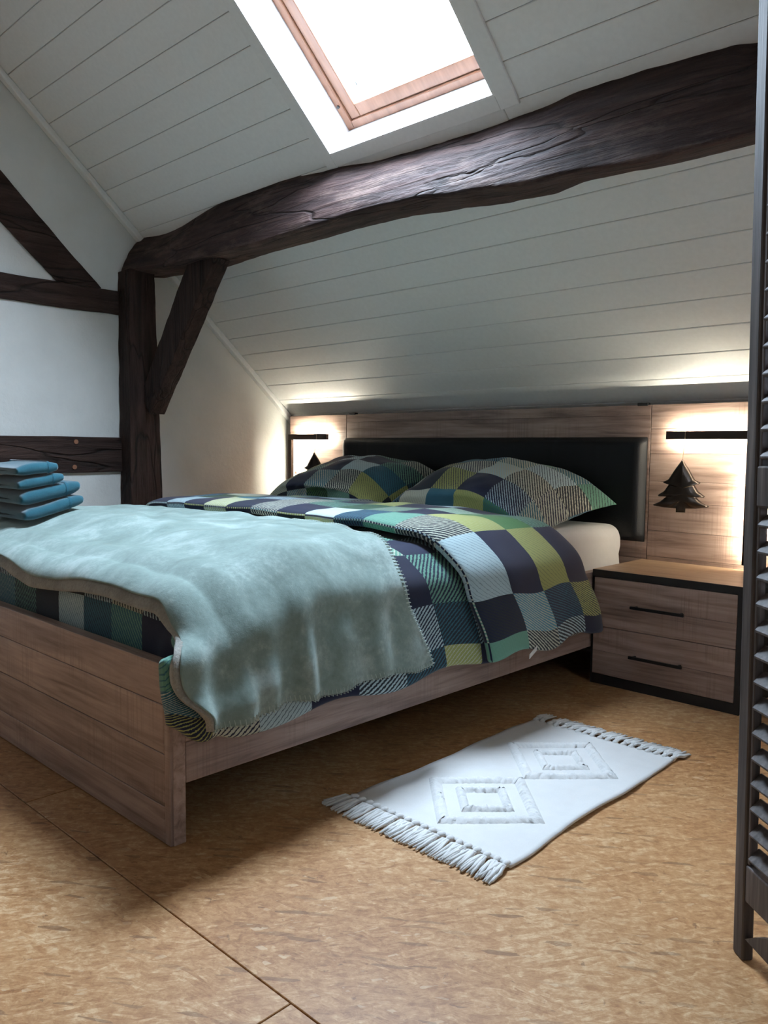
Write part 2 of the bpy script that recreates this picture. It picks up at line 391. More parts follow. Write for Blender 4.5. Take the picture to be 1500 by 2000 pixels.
# ------------------------------------------------------------------ sloped ceiling
ce = struct(MB().box((XL - 0.15, S_LOW - 0.05, 0.014), (WX0, S_RIDGE + 0.25, 0.20), lambda p: slope(*p))
            .box((WX1, S_LOW - 0.05, 0.014), (XR + 0.15, S_RIDGE + 0.25, 0.20), lambda p: slope(*p))
            .box((WX0, S_LOW - 0.05, 0.014), (WX1, WS0, 0.20), lambda p: slope(*p))
            .box((WX0, WS1, 0.014), (WX1, S_RIDGE + 0.25, 0.20), lambda p: slope(*p)).build('ceiling', M_paint))
def board(x0, x1, s0, s1):
    MB().box((x0, s0 + 0.0009, 0.0), (x1, s1 - 0.0009, 0.0145), lambda p: slope(*p)).build('ceiling_board', M_paint, ce, bevel=0.0020, seg=1)
PITCH_B = 0.1185; TRL, TRR, TRB = 0.046, 0.068, 0.048
s = 0.131 - PITCH_B * 10
while s < S_RIDGE - 0.02:
    a, b = max(s, S_LOW), min(s + PITCH_B, S_RIDGE)
    if b > S_LOW + 0.01:
        if b <= WS0 - TRB + 0.001 or a >= WS1 + TRB: board(XL + 0.002, XR, a, b)
        else:
            board(XL + 0.002, WX0 - 0.004, a, b); board(WX1 + 0.004, XR, a, b)
            if a < WS0 - TRB: board(WX0 - 0.002, WX1 + 0.002, a, WS0 - 0.004)
    s += PITCH_B
# opposite slope, knee walls, gables
def slope2(x, s_, d): 
    p = slope(x, s_, d); return Vector((p.x, 2 * RIDGE_Y - p.y, p.z))
struct(MB().box((XL - 0.15, S_LOW - 0.05, 0.0), (XR + 0.15, S_RIDGE + 0.25, 0.2), lambda p: slope2(*p)).build('ceiling', M_clad))
struct(MB().box((XL - 0.15, YB, -0.16), (XR + 0.15, YB + 0.1, ceil_z(YB) + 0.12)).build('wall_back', M_plaster))
YFW = 2 * RIDGE_Y - YB
struct(MB().box((XL - 0.15, YFW - 0.1, -0.16), (XR + 0.15, YFW, ceil_z(YB) + 0.12)).build('wall_front', M_clad))
gable = [(YFW - 0.05, -0.16), (YB + 0.05, -0.16), (YB + 0.05, ceil_z(YB + 0.05) + 0.03), (RIDGE_Y, RIDGE_Z + 0.03), (YFW - 0.05, ceil_z(YB + 0.05) + 0.03)]
wl = struct(MB().prism(gable, lambda p, q, t: Vector((t, p, q)), XL - 0.12, XL).build('wall_left', M_plaster))
GY0, GY1, GZ0, GZ1 = 0.50, 1.15, 0.85, 1.62          # fill-light window added in the right gable, unseen behind the screen
zr = lambda y: ceil_z(y) + 0.03
gx_ = lambda p, q, t: Vector((t, p, q))
struct(MB().prism([(YFW - 0.05, -0.16), (GY0, -0.16), (GY0, zr(GY0)), (RIDGE_Y, RIDGE_Z + 0.03), (YFW - 0.05, zr(YB + 0.05))], gx_, XR, XR + 0.12)
       .prism([(GY1, -0.16), (YB + 0.05, -0.16), (YB + 0.05, zr(YB + 0.05)), (GY1, zr(GY1))], gx_, XR, XR + 0.12)
       .prism([(GY0, -0.16), (GY1, -0.16), (GY1, GZ0), (GY0, GZ0)], gx_, XR, XR + 0.12)
       .prism([(GY0, GZ1), (GY1, GZ1), (GY1, zr(GY1)), (GY0, zr(GY0))], gx_, XR, XR + 0.12).build('wall_right', M_plaster))
# lath along the gable
struct(MB().box((XL, S_LOW, -0.030), (XL + 0.042, S_RIDGE, 0.0), lambda p: slope(*p)).build('trim_1', M_trim, bevel=0.008, seg=2))

# ------------------------------------------------------------------ skylight
w1 = bpy.data.objects.new('window_1', None); COL.objects.link(w1); w1['_w'] = (0.0, 0.0, 0.0); struct(w1)
w1['label'] = 'roof skylight with pine frame in white lined opening above the beam'
sl = lambda p: slope(*p)
D1 = 0.137
MB().box((WX0 - TRL, WS0 - TRB, -0.010), (WX0, WS1 + TRB, 0.0), sl).build('window_trim', M_trim, w1, bevel=0.002)
MB().box((WX1, WS0 - TRB, -0.010), (WX1 + TRR, WS1 + TRB, 0.0), sl).build('window_trim', M_trim, w1, bevel=0.002)
MB().box((WX0, WS0 - TRB, -0.010), (WX1, WS0, 0.0), sl).build('window_trim', M_trim, w1, bevel=0.002)
MB().box((WX0, WS1, -0.010), (WX1, WS1 + TRB, 0.0), sl).build('window_trim', M_trim, w1, bevel=0.002)
e = 0.006
MB().box((WX0 - e, WS0, -0.0098), (WX0 + e, WS1, 0.198), sl).build('reveal_lining', M_reveal, w1)
MB().box((WX1 - e, WS0, -0.0098), (WX1 + e, WS1, 0.198), sl).build('reveal_lining', M_reveal, w1)
MB().box((WX0 + e, WS0 - e, -0.0098), (WX1 - e, WS0 + e, 0.198), sl).build('reveal_lining', M_reveal, w1)
MB().box((WX0 + e, WS1 - e, -0.0098), (WX1 - e, WS1 + e, 0.198), sl).build('reveal_lining', M_reveal, w1)
def ring(name, i0, wd, d0, d1, mat, bev=0.004):
    x0, x1, a, b = WX0 + e + i0, WX1 - e - i0, WS0 + e + i0, WS1 - e - i0
    root = None
    for (p, q) in (((x0, a), (x0 + wd, b)), ((x1 - wd, a), (x1, b)), ((x0 + wd, a), (x1 - wd, a + wd)), ((x0 + wd, b - wd), (x1 - wd, b))):
        MB().box((p[0], p[1], d0), (q[0], q[1], d1), sl).build(name, mat, w1, bevel=bev)
ring('window_frame', 0.0, 0.030, D1, 0.205, M_pine)
ring('window_sash', 0.0302, 0.048, D1 + 0.010, 0.195, M_pine)
x0, x1, a, b = WX0 + e + 0.08, WX1 - e - 0.08, WS0 + e + 0.08, WS1 - e - 0.08
MB().box((x0, a, 0.182), (x1, b, 0.186), sl).build('pane', M_glass, w1)
MB().tube([slope(x0 + 0.035, a + 0.06, 0.172), slope(x0 + 0.035, b, 0.172)], 0.0009, 6).build('blind_cord', plain('pale_cord', (0.6, 0.6, 0.6), 0.7), w1)
MB().tube([slope(x0 + 0.035, a + 0.045, 0.172), slope(x0 + 0.035, a + 0.062, 0.172)], [0.003, 0.002], 8).build('cord_toggle', M_dim, w1)
MB().tube([slope(WX0 + e + 0.016, WS0 + 0.10, D1 + 0.004), slope(WX0 + e + 0.016, WS0 + 0.10, D1 - 0.006)], 0.006, 12).build('bolt', M_dim, w1)

w2 = bpy.data.objects.new('added_fill_window', None); COL.objects.link(w2); w2['_w'] = (0.0, 0.0, 0.0); struct(w2)  # made-up window, added only to brighten the side of the bed
w2['label'] = 'added fill-light window in the gable, unseen behind the screen'
for (a_, b_) in (((GY0, GZ0), (GY0 + .05, GZ1)), ((GY1 - .05, GZ0), (GY1, GZ1)), ((GY0 + .05, GZ0), (GY1 - .05, GZ0 + .05)), ((GY0 + .05, GZ1 - .05), (GY1 - .05, GZ1)), (((GY0 + GY1) / 2 - .02, GZ0 + .05), ((GY0 + GY1) / 2 + .02, GZ1 - .05))):
    MB().box((XR + 0.05, a_[0], a_[1]), (XR + 0.10, b_[0], b_[1])).build('window_frame', M_pine, w2, bevel=0.003)
MB().box((XR + 0.072, GY0 + .05, GZ0 + .05), (XR + 0.076, GY1 - .05, GZ1 - .05)).build('pane', M_glass, w2)
mb = MB(); mb.grid(lambda i, j: Vector((XR + 0.025 + 0.010 * math.sin(i * 0.9), lerp(GY0 + 0.004, GY1 - 0.004, i / 79), lerp(GZ0 + 0.004, GZ1 - 0.01, j))), 80, 2)
mb.build('fill_curtain', M_fill_curtain, w2, smooth=True, fix=False)  # added translucent sheet that spreads the fill light
MB().tube([(XR + 0.025, GY0, GZ1 - 0.012), (XR + 0.025, GY1, GZ1 - 0.012)], 0.005, 8).build('fill_curtain_rod', M_metal, w2)

# ------------------------------------------------------------------ timbers
tx = [-2.35, -2.1, -1.5, -1.12, -.86, -.61, -.38, -.17, .03, .2, .36, .5, .6, .68, 1.2, 2.7]
ty = [1.235, 1.249, 1.211, 1.209, 1.224, 1.243, 1.25, 1.254, 1.249, 1.239, 1.239, 1.246, 1.251, 1.262, 1.25, 1.24]
bx_ = [-2.34, -1.9, -1.41, -.92, -.65, -.41, -.2, -.04, .1, .27, .42, .61, 1.2, 2.7]
by_ = [1.416, 1.433, 1.422, 1.42, 1.424, 1.437, 1.454, 1.46, 1.446, 1.449, 1.455, 1.453, 1.45, 1.44]
ax_ = [-2.3, -1.8, -1.2, -.62, -.375, -.16, .12, .5, 1.0, 2.7]
az_ = [1.700, 1.672, 1.655, 1.669, 1.661, 1.636, 1.614, 1.592, 1.60, 1.62]
def beam_ring(x):
    T = Vector((interp(tx, ty, x), 0)); T.y = ceil_z(T.x)
    B = Vector((interp(bx_, by_, x), 0)); B.y = ceil_z(B.x)
    A = Vector((1.125, interp(ax_, az_, x)))
    n = Vector((ST, CT)); nf = Vector((T.y - A.y, -(T.x - A.x))).normalized() * -1
    pts = [T + n * 0.012]
    for i in range(18):
        t = i / 18; k = math.sin(PI * t)
        p = T.lerp(A, t) + nf * 0.016 * k
        pts.append(p)
    pts += [A.lerp(T, 0.03), A.lerp(B, 0.05)]
    for t in (0.2, 0.36, 0.52, 0.68, 0.84):
        pts.append(A.lerp(B, t) + Vector((0, -0.012 * math.sin(PI * t))))
    pts += [B, B + n * 0.012]
    out = []
    for k, p in enumerate(pts):
        q = Vector((x, p.x, p.y))
        if 0 < k < len(pts) - 1:
            d = nz(x * 2.2, p.x * 6, p.y * 6) * 0.010 + nz(x * 5, p.x * 26, p.y * 26) * 0.006 + nz(x * 22 + 7, p.x * 40, p.y * 40) * 0.0035
            fl_ = sstep(-0.75, -0.3, x) * (1 - sstep(0.1, 0.4, x)) * (1 if k < 18 else 0)
            d += fl_ * (abs(nz(x * 14, p.x * 60, p.y * 60)) * -0.010 + nz(x * 40, p.x * 90, p.y * 90) * 0.004)
            q.y += d * 0.7; q.z += d * 0.7 * (1 if k > 18 else 0.4)
        out.append(q)
    return out
NS = 520; rings = [beam_ring(-2.300 + (XR - 0.004 + 2.300) * i / (NS - 1)) for i in range(NS)]
nb = len(rings[0]); mb = MB(); mb.grid(lambda i, j: rings[j][i], nb, NS, True)
mb.f.append(list(range(nb))); mb.f.append([(NS - 1) * nb + i for i in range(nb)][::-1])
o = mb.build('roof_beam', M_beam, smooth=True)
tag(o, 'long dark weathered purlin running below the skylight under the ceiling', 'beam')
def timber(name, poly, fn, a, b, mat, label, amp=0.006, n=40, cat='timber'):
    """outline poly given as pairs of long-edge points; resampled and roughened"""
    (p0, p1, q0, q1) = poly      # two long edges p0->p1 and q0->q1
    mb = MB(); W = []
    for i in range(n):
        t = i / (n - 1); P = Vector(p0).lerp(Vector(p1), t); Q = Vector(q0).lerp(Vector(q1), t); row = []
        for (k, dd) in ((0, a), (0.33, a), (0.66, a), (1, a), (1, lerp(a, b, .5)), (1, b), (0.66, b), (0.33, b), (0, b), (0, lerp(a, b, .5))):
            c = P.lerp(Q, k); ed = (Q - P).normalized()
            j = nz(t * 9 + a * 50, k * 3 + dd * 20, len(label)) * amp + nz(t * 31, k * 7, dd * 40 + 3) * amp * 0.5
            c = c + ed * j
            row.append(fn(c.x, c.y, dd + nz(t * 12, k * 5, 9.1 + len(label)) * amp * 0.5))
        W.append(row)
    mb.grid(lambda i, j: W[j][i], 10, n, True); mb.f.append(list(range(10))); mb.f.append([(n - 1) * 10 + i for i in range(10)][::-1])
    o = mb.build(name, mat, smooth=False, bevel=0.004, seg=2)
    tag(o, label, cat); return o
gx = lambda p, q, t: Vector((t, p, q))          # wall plane: (y,z) at x=t
post = timber('timber_post', ((1.108, 0.0), (1.108, 1.70), (1.300, 0.0), (1.252, 1.705)), gx, XL + 0.0035, -2.200, M_post,
       'upright dark timber post standing against the gable wall under the beam', 0.006, 60, 'post')
timber('timber_rail', ((YFW + .5, 1.500), (1.112, 1.488), (YFW + .5, 1.606), (1.112, 1.606)), gx, XL + 0.0035, XL + 0.016, M_rail,
       'dark horizontal timber in gable wall below the diagonal brace', 0.008, 60, 'timber')
rl = timber('timber_rail', ((YFW + .5, 0.716), (1.140, 0.714), (YFW + .5, 0.882), (1.140, 0.886)), gx, XL + 0.0035, XL + 0.020, M_rail,
       'dark horizontal timber with two wooden pegs behind the teal towels', 0.004, 60, 'timber')
for (y, z) in ((0.872, 0.862), (0.862, 0.741)):
    MB().tube([(XL + 0.012, y, z), (XL + 0.0245, y, z)], 0.011, 14).build('peg', M_peg, rl)
timber('diagonal_brace', ((-0.33, 2.62), (0.80, 1.606), (-0.22, 2.79), (1.02, 1.606)), gx, XL + 0.0035, XL + 0.014, M_rail,
       'slanting dark timber in gable wall meeting the upper rail', 0.007, 50, 'timber')
timber('knee_brace', ((-2.150, 1.000), (-1.585, 1.675), (-2.235, 1.10), (-1.80, 1.685)), lambda p, q, t: Vector((p, t, q)), 1.185, 1.270, M_post,
       'short slanting dark strut between the post and the beam', 0.006, 30, 'brace')
timber('principal_rafter', ((0.735, 1.20), (0.735, S_RIDGE - 0.14), (0.88, 1.20), (0.88, S_RIDGE - 0.14)), lambda p, q, t: slope(p, q, t), -0.13, -0.004, M_beam,
       'dark sloping rafter above the beam beside the louvred screen', 0.006, 50, 'timber')

# ------------------------------------------------------------------ bed
BX0, BX1 = -1.69, 0.0
bed = thing('bed', 'double bed of brown oak laminate with wide panelled headboard', 'bed', (-0.845, 1.05, 0))
fb = MB().box((BX0, -0.012, 0.0), (BX1, 0.018, 0.386)).build('footboard', M_lamX, bed, bevel=0.0015)
for (z0, z1) in ((0.002, 0.082), (0.0835, 0.196), (0.1975, 0.302), (0.3035, 0.389)):
    MB().box((BX0, -0.020, z0), (BX1 - 0.022, -0.0115, z1)).build('plank', M_lamX, fb, bevel=0.0012, seg=1)
MB().box((BX1 - 0.0215, -0.020, 0.002), (BX1 + 0.0, -0.0115, 0.389)).build('edge_strip', M_lamZ, fb, bevel=0.0012, seg=1)
for (xa_, xb_, lab) in ((-0.030, 0.0, 1), (BX0, BX0 + 0.03, 0)):
    rl_ = MB().box((xa_ + 0.002, 0.018, 0.132), (xb_ - 0.002, 2.098, 0.402)).build('side_rail', M_lamY, bed)
    for (z0, z1) in ((0.130, 0.219), (0.2202, 0.309), (0.3102, 0.404)):
        MB().box((xa_ if lab else xa_, 0.019, z0), (xb_, 2.098, z1)).build('plank', M_lamY, rl_, bevel=0.001, seg=1)
MB().box((BX0 + 0.035, 0.03, 0.22), (BX1 - 0.035, 2.09, 0.262)).build('slatted_base', M_black, bed)
MB().box((-0.93, 0.5, 0.0), (-0.76, 1.9, 0.22)).build('centre_support', M_black, bed)
HX0, HX1, HY, HZ = -2.173, 0.483, 2.10, 1.024
hb = MB().box((HX0 + 0.002, HY + 0.010, 0.0), (HX1 - 0.002, HY + 0.040, HZ - 0.001)).build('headboard', M_lamX, bed)
lev = [0.0, 0.10, 0.21, 0.32, 0.432, 0.534, 0.644, 0.727, 0.834, 0.93, HZ]
levc = [0.0, 0.14, 0.28, 0.42, 0.56, 0.70, 0.84, 0.982, HZ]
for (xa_, xb_, L) in ((HX0, -1.703, lev), (-1.700, 0.020, levc), (0.0225, HX1, lev)):
    for z0, z1 in zip(L[:-1], L[1:]):
        MB().box((xa_, HY, z0 + 0.0006), (xb_, HY + 0.0115, z1 - 0.0006)).build('plank', M_lamX, hb, bevel=0.0008, seg=1)
for x in (-1.655, -0.015): MB().box((x - 0.022, HY - 0.003, HZ - 0.004), (x + 0.022, HY + 0.02, HZ + 0.009)).build('top_clip', M_dim, hb, bevel=0.002)
# padded cushion
CX0, CX1, CZ0, CZ1 = -1.700, 0.012, 0.486, 0.898
seams = [-1.50, -1.30, -0.39, -0.19]
NU, NV = 140, 30
def cush(i, j):
    a = i / (NU - 1); b = j / (NV - 1); x = lerp(CX0, CX1, a); z = lerp(CZ0, CZ1, b)
    dx = min(x - CX0, CX1 - x); dz = min(z - CZ0, CZ1 - z)
    rx = 0.035; t = 1.0
    t *= math.sqrt(max(0, 1 - (1 - min(1, dx / rx)) ** 2)); t *= math.sqrt(max(0, 1 - (1 - min(1, dz / rx)) ** 2))
    y = 0.008 + 0.042 * t
    for sx in seams: y -= 0.0035 * math.exp(-((x - sx) / 0.006) ** 2)
    y -= 0.002 * math.exp(-((z - 0.692) / 0.006) ** 2) * (1 if dx < 0.06 else 0.0)
    return Vector((x, HY - y, z))
mb = MB(); mb.grid(cush, NU, NV)
n0 = len(mb.v); mb.box((CX0 + 0.001, HY - 0.0075, CZ0 + 0.001), (CX1 - 0.001, HY - 0.0002, CZ1 - 0.001))
o = mb.build('cushion', M_leather, bed, smooth=True); o['label'] = 'black padded leatherette backrest cushion'

# mattress
def rbox(name, a, b, r, mat, parent=None, nseg=6, wr=0.0, ndiv=40):
    bm = bmesh.new()
    bmesh.ops.create_cube(bm, size=1.0)
    for v in bm.verts: v.co = Vector([lerp(a[k], b[k], v.co[k] + 0.5) for k in range(3)])
    bmesh.ops.bevel(bm, geom=list(bm.edges), offset=r, segments=nseg, profile=0.5, affect='EDGES')
    me = bpy.data.meshes.new(name); bm.to_mesh(me); bm.free(); me.polygons.foreach_set('use_smooth', [True] * len(me.polygons)); me.materials.append(mat)
    return link(name, me, None, parent)
mt = thing('mattress', 'thick mattress in a white fitted sheet on the bed', 'mattress', (-0.845, 1.05, 0.262))
NU, NV = 90, 60
def mat_side():
    ax0, ax1, ay0, ay1, az0, az1, r = -1.646, -0.044, 0.100, 2.045, 0.2625, 0.557, 0.055
    mb = MB(); per = []
    def sq(t):     # perimeter rounded rectangle param 0..1
        w, h = ax1 - ax0 - 2 * r, ay1 - ay0 - 2 * r; L = 2 * (w + h) + 2 * PI * r; d = t * L
        segs = [(h, 'R'), (PI * r / 2, 'c1'), (w, 'T'), (PI * r / 2, 'c2'), (h, 'L'), (PI * r / 2, 'c3'), (w, 'B'), (PI * r / 2, 'c4')]
        for ln, k in segs:
            if d <= ln + 1e-9: break
            d -= ln
        f = d / ln
        C = {'c1': (ax1 - r, ay1 - r, 0), 'c2': (ax0 + r, ay1 - r, PI / 2), 'c3': (ax0 + r, ay0 + r, PI), 'c4': (ax1 - r, ay0 + r, 1.5 * PI)}
        if k in C:
            cx, cy, a0 = C[k]; an = a0 + f * PI / 2; return cx + r * math.cos(an), cy + r * math.sin(an), math.cos(an), math.sin(an)
        return {'R': (ax1, ay0 + r + d, 1, 0), 'T': (ax1 - r - d, ay1, 0, 1), 'L': (ax0, ay1 - r - d, -1, 0), 'B': (ax0 + r + d, ay0, 0, -1)}[k]
    prof = [(-0.02, az0)] + [(0.0, lerp(az0 + 0.02, az1 - r, k / 7)) for k in range(8)]
    prof += [(-r + r * math.cos(k / 6 * PI / 2), az1 - r + r * math.sin(k / 6 * PI / 2)) for k in range(1, 7)]
    N = 300
    def P(i, j):
        x, y, nx_, ny_ = sq(i / N); off, z = prof[j]
        wr = 0.0
        if z < az1 - 0.03: # stretched folds near the corners
            for cy in (ay0, ay1):
                d = abs(y - cy); wr += 0.006 * math.exp(-(d / 0.25) ** 2) * math.sin((z - az0) * 60 + d * 30) * (0.3 + 0.7 * (az1 - z) / 0.3)
        off += wr
        z -= (0.085 * (1 - sstep(0.05, 0.42, y)) + 0.070 * (1 - sstep(1.46, 1.60, y))) * max(0.0, (z - az0) / (az1 - az0))
        return Vector((x + nx_ * off, y + ny_ * off, z))
    mb.grid(P, N, len(prof), True)
    mb.f.append([(len(prof) - 1) * N + i for i in range(N)]); mb.f.append([i for i in range(N)][::-1])
    return mb
mat_side().build('fitted_sheet', M_sheet, mt, smooth=True)

# ------------------------------------------------------------------ duvet and blanket share one draped cap
XRs, XLs = 0.0, -1.69; XC = -0.845; RC = 0.12; YBEND = 0.092; RB = 0.05
def ztop(y): return interp([0.0, 0.02, 0.16, 0.36, 0.52, 0.8, 1.4], [0.508, 0.512, 0.566, 0.615, 0.611, 0.603, 0.598], y)
def zt(x, y): return ztop(y) - 0.038 + 0.006 * math.sin(x * 4 + 1) * math.exp(-((y - 0.35) / 0.2) ** 2)
FLAT = XRs - RC - XC
ARC = PI / 2 * RC
def cap(u, y, t, h, flare=0.0):
    """u: distance across from the bed centre line; y: along; t: distance past the foot bend; h: lift off the cap"""
    sg = 1 if u >= 0 else -1; a = abs(u)
    x_at = XC + sg * min(a, FLAT)
    z0 = zt(x_at, max(y, 0.0)) - 0.010 * sstep(FLAT - 0.25, FLAT, a)
    if a <= FLAT: x, z, nx_, nz_, dep = a, z0, 0, 1, 0
    elif a <= FLAT + ARC:
        an = (a - FLAT) / RC; x, z, nx_, nz_, dep = FLAT + RC * math.sin(an), z0 - RC + RC * math.cos(an), math.sin(an), math.cos(an), 0
    else:
        dep = a - FLAT - ARC; x, z, nx_, nz_ = FLAT + RC, lerp(z0, 0.575, sstep(0, 0.2, dep)) - RC - dep, 1, 0
    # soft puffing
    pf = nz(u * 3.1, y * 3.4, 2.3) * 0.012 + nz(u * 7, y * 8, 7.7) * 0.006
    hh = h + pf + (flare + 0.10) * dep + 0.016 * sstep(0.0, 0.06, a - FLAT - ARC * 0.55)
    x += nx_ * hh; z += nz_ * hh
    c = sstep(FLAT - 0.01, FLAT + ARC * 0.9, a)
    if t > 0:
        if t < RB * PI / 2: ph = t / RB; yt, dz, k = YBEND - RB * math.sin(ph), -RB * (1 - math.cos(ph)), ph
        else: yt, dz, k = YBEND - RB, -RB - (t - RB * PI / 2), PI / 2
        yt -= math.sin(k) * h * 0.9; dzh = -(1 - math.cos(k)) * h
        ys = YBEND - t * 0.74
        y = lerp(yt, ys, c); z += (dz + dzh) * (1 - c)
        if c > 0.02: x += 0.012 * sstep(0.0, 0.2, t) * c
    return Vector((XC + sg * x, y, z)), c, dep
def u_of_z(zh): return FLAT + ARC + (0.575 - RC - zh)
UMAX_D = u_of_z(0.222)
# --- duvet
def y_head(u):
    a = abs(u); return 1.385 + 0.03 * math.sin(u * 3.0) + (0.20 * sstep(FLAT - 0.05, UMAX_D, a) if u > 0 else 0.05)
def y_fold(u):
    a = abs(u); return 0.862 + 0.012 * math.sin(u * 5) + (0.105 * sstep(FLAT, UMAX_D, a) if u > 0 else 0.0)
TMAX = 0.20; NU = 150
seq_v = []
for k in range(13): seq_v.append(('t', TMAX * (1 - k / 12)))
for k in range(1, 40): seq_v.append(('a', k / 39))
for k in range(1, 8): seq_v.append(('f', k / 8))
for k in range(0, 24): seq_v.append(('b', k / 23))
HF = 0.056
def duv(i, j):
    return clear_bed(duv_raw(i, j))
def clear_bed(P, g=0.019):
    # keep the cloth outside the rails and behind or beside the footboard
    if P.z < 0.425:
        right = P.x > XC
        dx = (g - P.x) if right else (P.x - (BX0 - g)); dy = 0.018 + g - P.y
        if dx > 0:
            if dx > 0.045:
                if dy > 0: P.y += dy
            else: P.x += dx if right else -dx
    return P
def duv_raw(i, j):
    u = lerp(-UMAX_D, UMAX_D, i / (NU - 1)); kind, q = seq_v[j]
    edge = 0.010 * (1 - sstep(0, 0.05, UMAX_D - abs(u)))
    u2 = u + (0.010 * math.sin(j * 0.55) + 0.012 * nz(j * 0.15, 3, 1)) * sstep(FLAT, UMAX_D, abs(u)) * (1 if u > 0 else -1)
    if kind == 't':
        u2 -= (1 if u > 0 else -1) * 0.07 * sstep(0.07, TMAX, q) * sstep(FLAT + ARC, UMAX_D, abs(u))
        return cap(u2, YBEND, q, 0.0, 0.03)[0]
    yh, yf = y_head(u), y_fold(u)
    if kind == 'a': return cap(u2, lerp(YBEND, yh, q), 0, 0.0, 0.03)[0]
    if kind == 'f':
        an = q * PI; return cap(u2, yh + 0.026 * math.sin(an), 0, HF / 2 * (1 - math.cos(an)), 0.03)[0]
    bul = 0.010 * math.sin(PI * min(1, q * 1.05)) - 0.010 * sstep(0.9, 1.0, q)
    # slight lengthwise billow and flare at the fold's edge
    return cap(u2 - 0.012 * (1 if u > 0 else -1) * sstep(FLAT, UMAX_D, abs(u)), lerp(yh, yf, q), 0, HF + bul, 0.05)[0]
vlen = [0.0]
for j in range(1, len(seq_v)): vlen.append(vlen[-1] + (duv(NU // 2, j) - duv(NU // 2, j - 1)).length)
mb = MB(); mb.grid(duv, NU, len(seq_v), uvf=lambda i, j: (lerp(-UMAX_D, UMAX_D, i / (NU - 1)) + 3.035, vlen[j] + 2.0))
duvet = mb.build('duvet', M_plaid, smooth=True)
so = duvet.modifiers.new('thick', 'SOLIDIFY'); so.thickness = 0.032; so.offset = 0.0; so.use_rim = True
subsurf(duvet, 1)
tag(duvet, 'blue and green plaid duvet folded back across the bed', 'duvet')
p = cap(u_of_z(0.262), 1.135, 0, HF + 0.012, 0.05)[0]
MB().box((p.x + 0.014, p.y - 0.014, p.z - 0.036), (p.x + 0.0155, p.y + 0.024, p.z - 0.022), lambda q: Vector((q.x, q.y, q.z + (q.y - p.y) * 0.5))).build('care_tag', plain('white_label', (0.7, 0.7, 0.68), 0.7), duvet)
# --- blanket
def u_hem(y): return u_of_z(0.258)
def by_head(u):
    a = u - FLAT
    base = interp([-0.85, -0.4, 0.1, 0.5, FLAT, FLAT + ARC], [0.80, 0.79, 0.785, 0.765, 0.685, 0.635], u)
    return base + 0.085 * sstep(FLAT + ARC * 0.7, u_of_z(0.26), u)
BT = 0.045; NUb, NVb = 150, 90
pl_y = [(-0.01, 0.020, 0.020), (0.10, 0.018, 0.024), (0.172, 0.014, 0.018), (0.275, 0.024, 0.022), (0.385, 0.012, 0.035), (0.515, 0.020, 0.030), (0.62, 0.010, 0.03)]
def blan(i, j, lift=0.045, ext=0.0):
    return clear_bed(blan_raw(i, j, lift, ext), 0.012 + lift * 0.9)
def blan_raw(i, j, lift, ext):
    ul, ur = -u_of_z(0.40), u_of_z(0.276); u = lerp(ul, ur, i / (NUb - 1)); q = j / (NVb - 1)
    nf = 14; yh = by_head(u)
    foot = BT * (1.0 + 0.18 * math.sin(u * 4.3 + 0.6) + 0.08 * math.sin(u * 11))
    c = sstep(FLAT, FLAT + ARC, u)
    foot = lerp(foot, 0.185 - 0.085 * sstep(FLAT + ARC * 0.8, ur, u), c)
    foot += ext
    if j < nf: y, t = YBEND, foot * (1 - j / nf)
    else: y, t = lerp(YBEND, yh, (j - nf) / (NVb - 1 - nf)), 0
    yy = y - t * 0.74
    dep = max(0.0, abs(u) - FLAT - ARC * 0.4)
    h = lift
    if u > 0:
        for (py, am, sg) in pl_y:
            h += am * 1.5 * sstep(0.0, 0.26, dep) * math.exp(-((yy - py - 0.06 * (0.3 - dep)) / (sg * 1.45)) ** 2)
        u += 0.008 * math.sin(yy * 21) * sstep(0.15, 0.32, dep)
    h += 0.0035 * nz(u * 14 + yy * 6, yy * 5 - u * 3, 4.4) + 0.002 * nz(u * 30, yy * 30, 1.1)
    if dep == 0: # creases on the top
        h += 0.0035 * math.sin((u * 0.9 + yy * 1.5) * 34 + 3 * nz(u * 3, yy * 3, 0)) * max(0, nz(u * 2.3 + 5, yy * 3.1, 8.2)) * 2
    return cap(u, y, t, h, 0.05)[0]
mb = MB(); mb.grid(blan, NUb, NVb)
bk = thing('throw_blanket', 'sage green fleece blanket draped over the foot of the bed', 'blanket', (-0.6, 0.35, 0.60))
fo = mb.build('fleece', M_fleece, bk, smooth=True, fix=False)
so = fo.modifiers.new('thick', 'SOLIDIFY'); so.thickness = 0.004; so.offset = 0.0; subsurf(fo, 1)
mb = MB(); mb.grid(lambda i, j: blan(i, j, 0.0325, 0.016) , NUb, NVb)
lo = mb.build('sherpa_lining', M_sherpa, bk, smooth=True, fix=False)
lo['label'] = 'grey-beige woolly underside'
so = lo.modifiers.new('thick', 'SOLIDIFY'); so.thickness = 0.0145; so.offset = 0.0
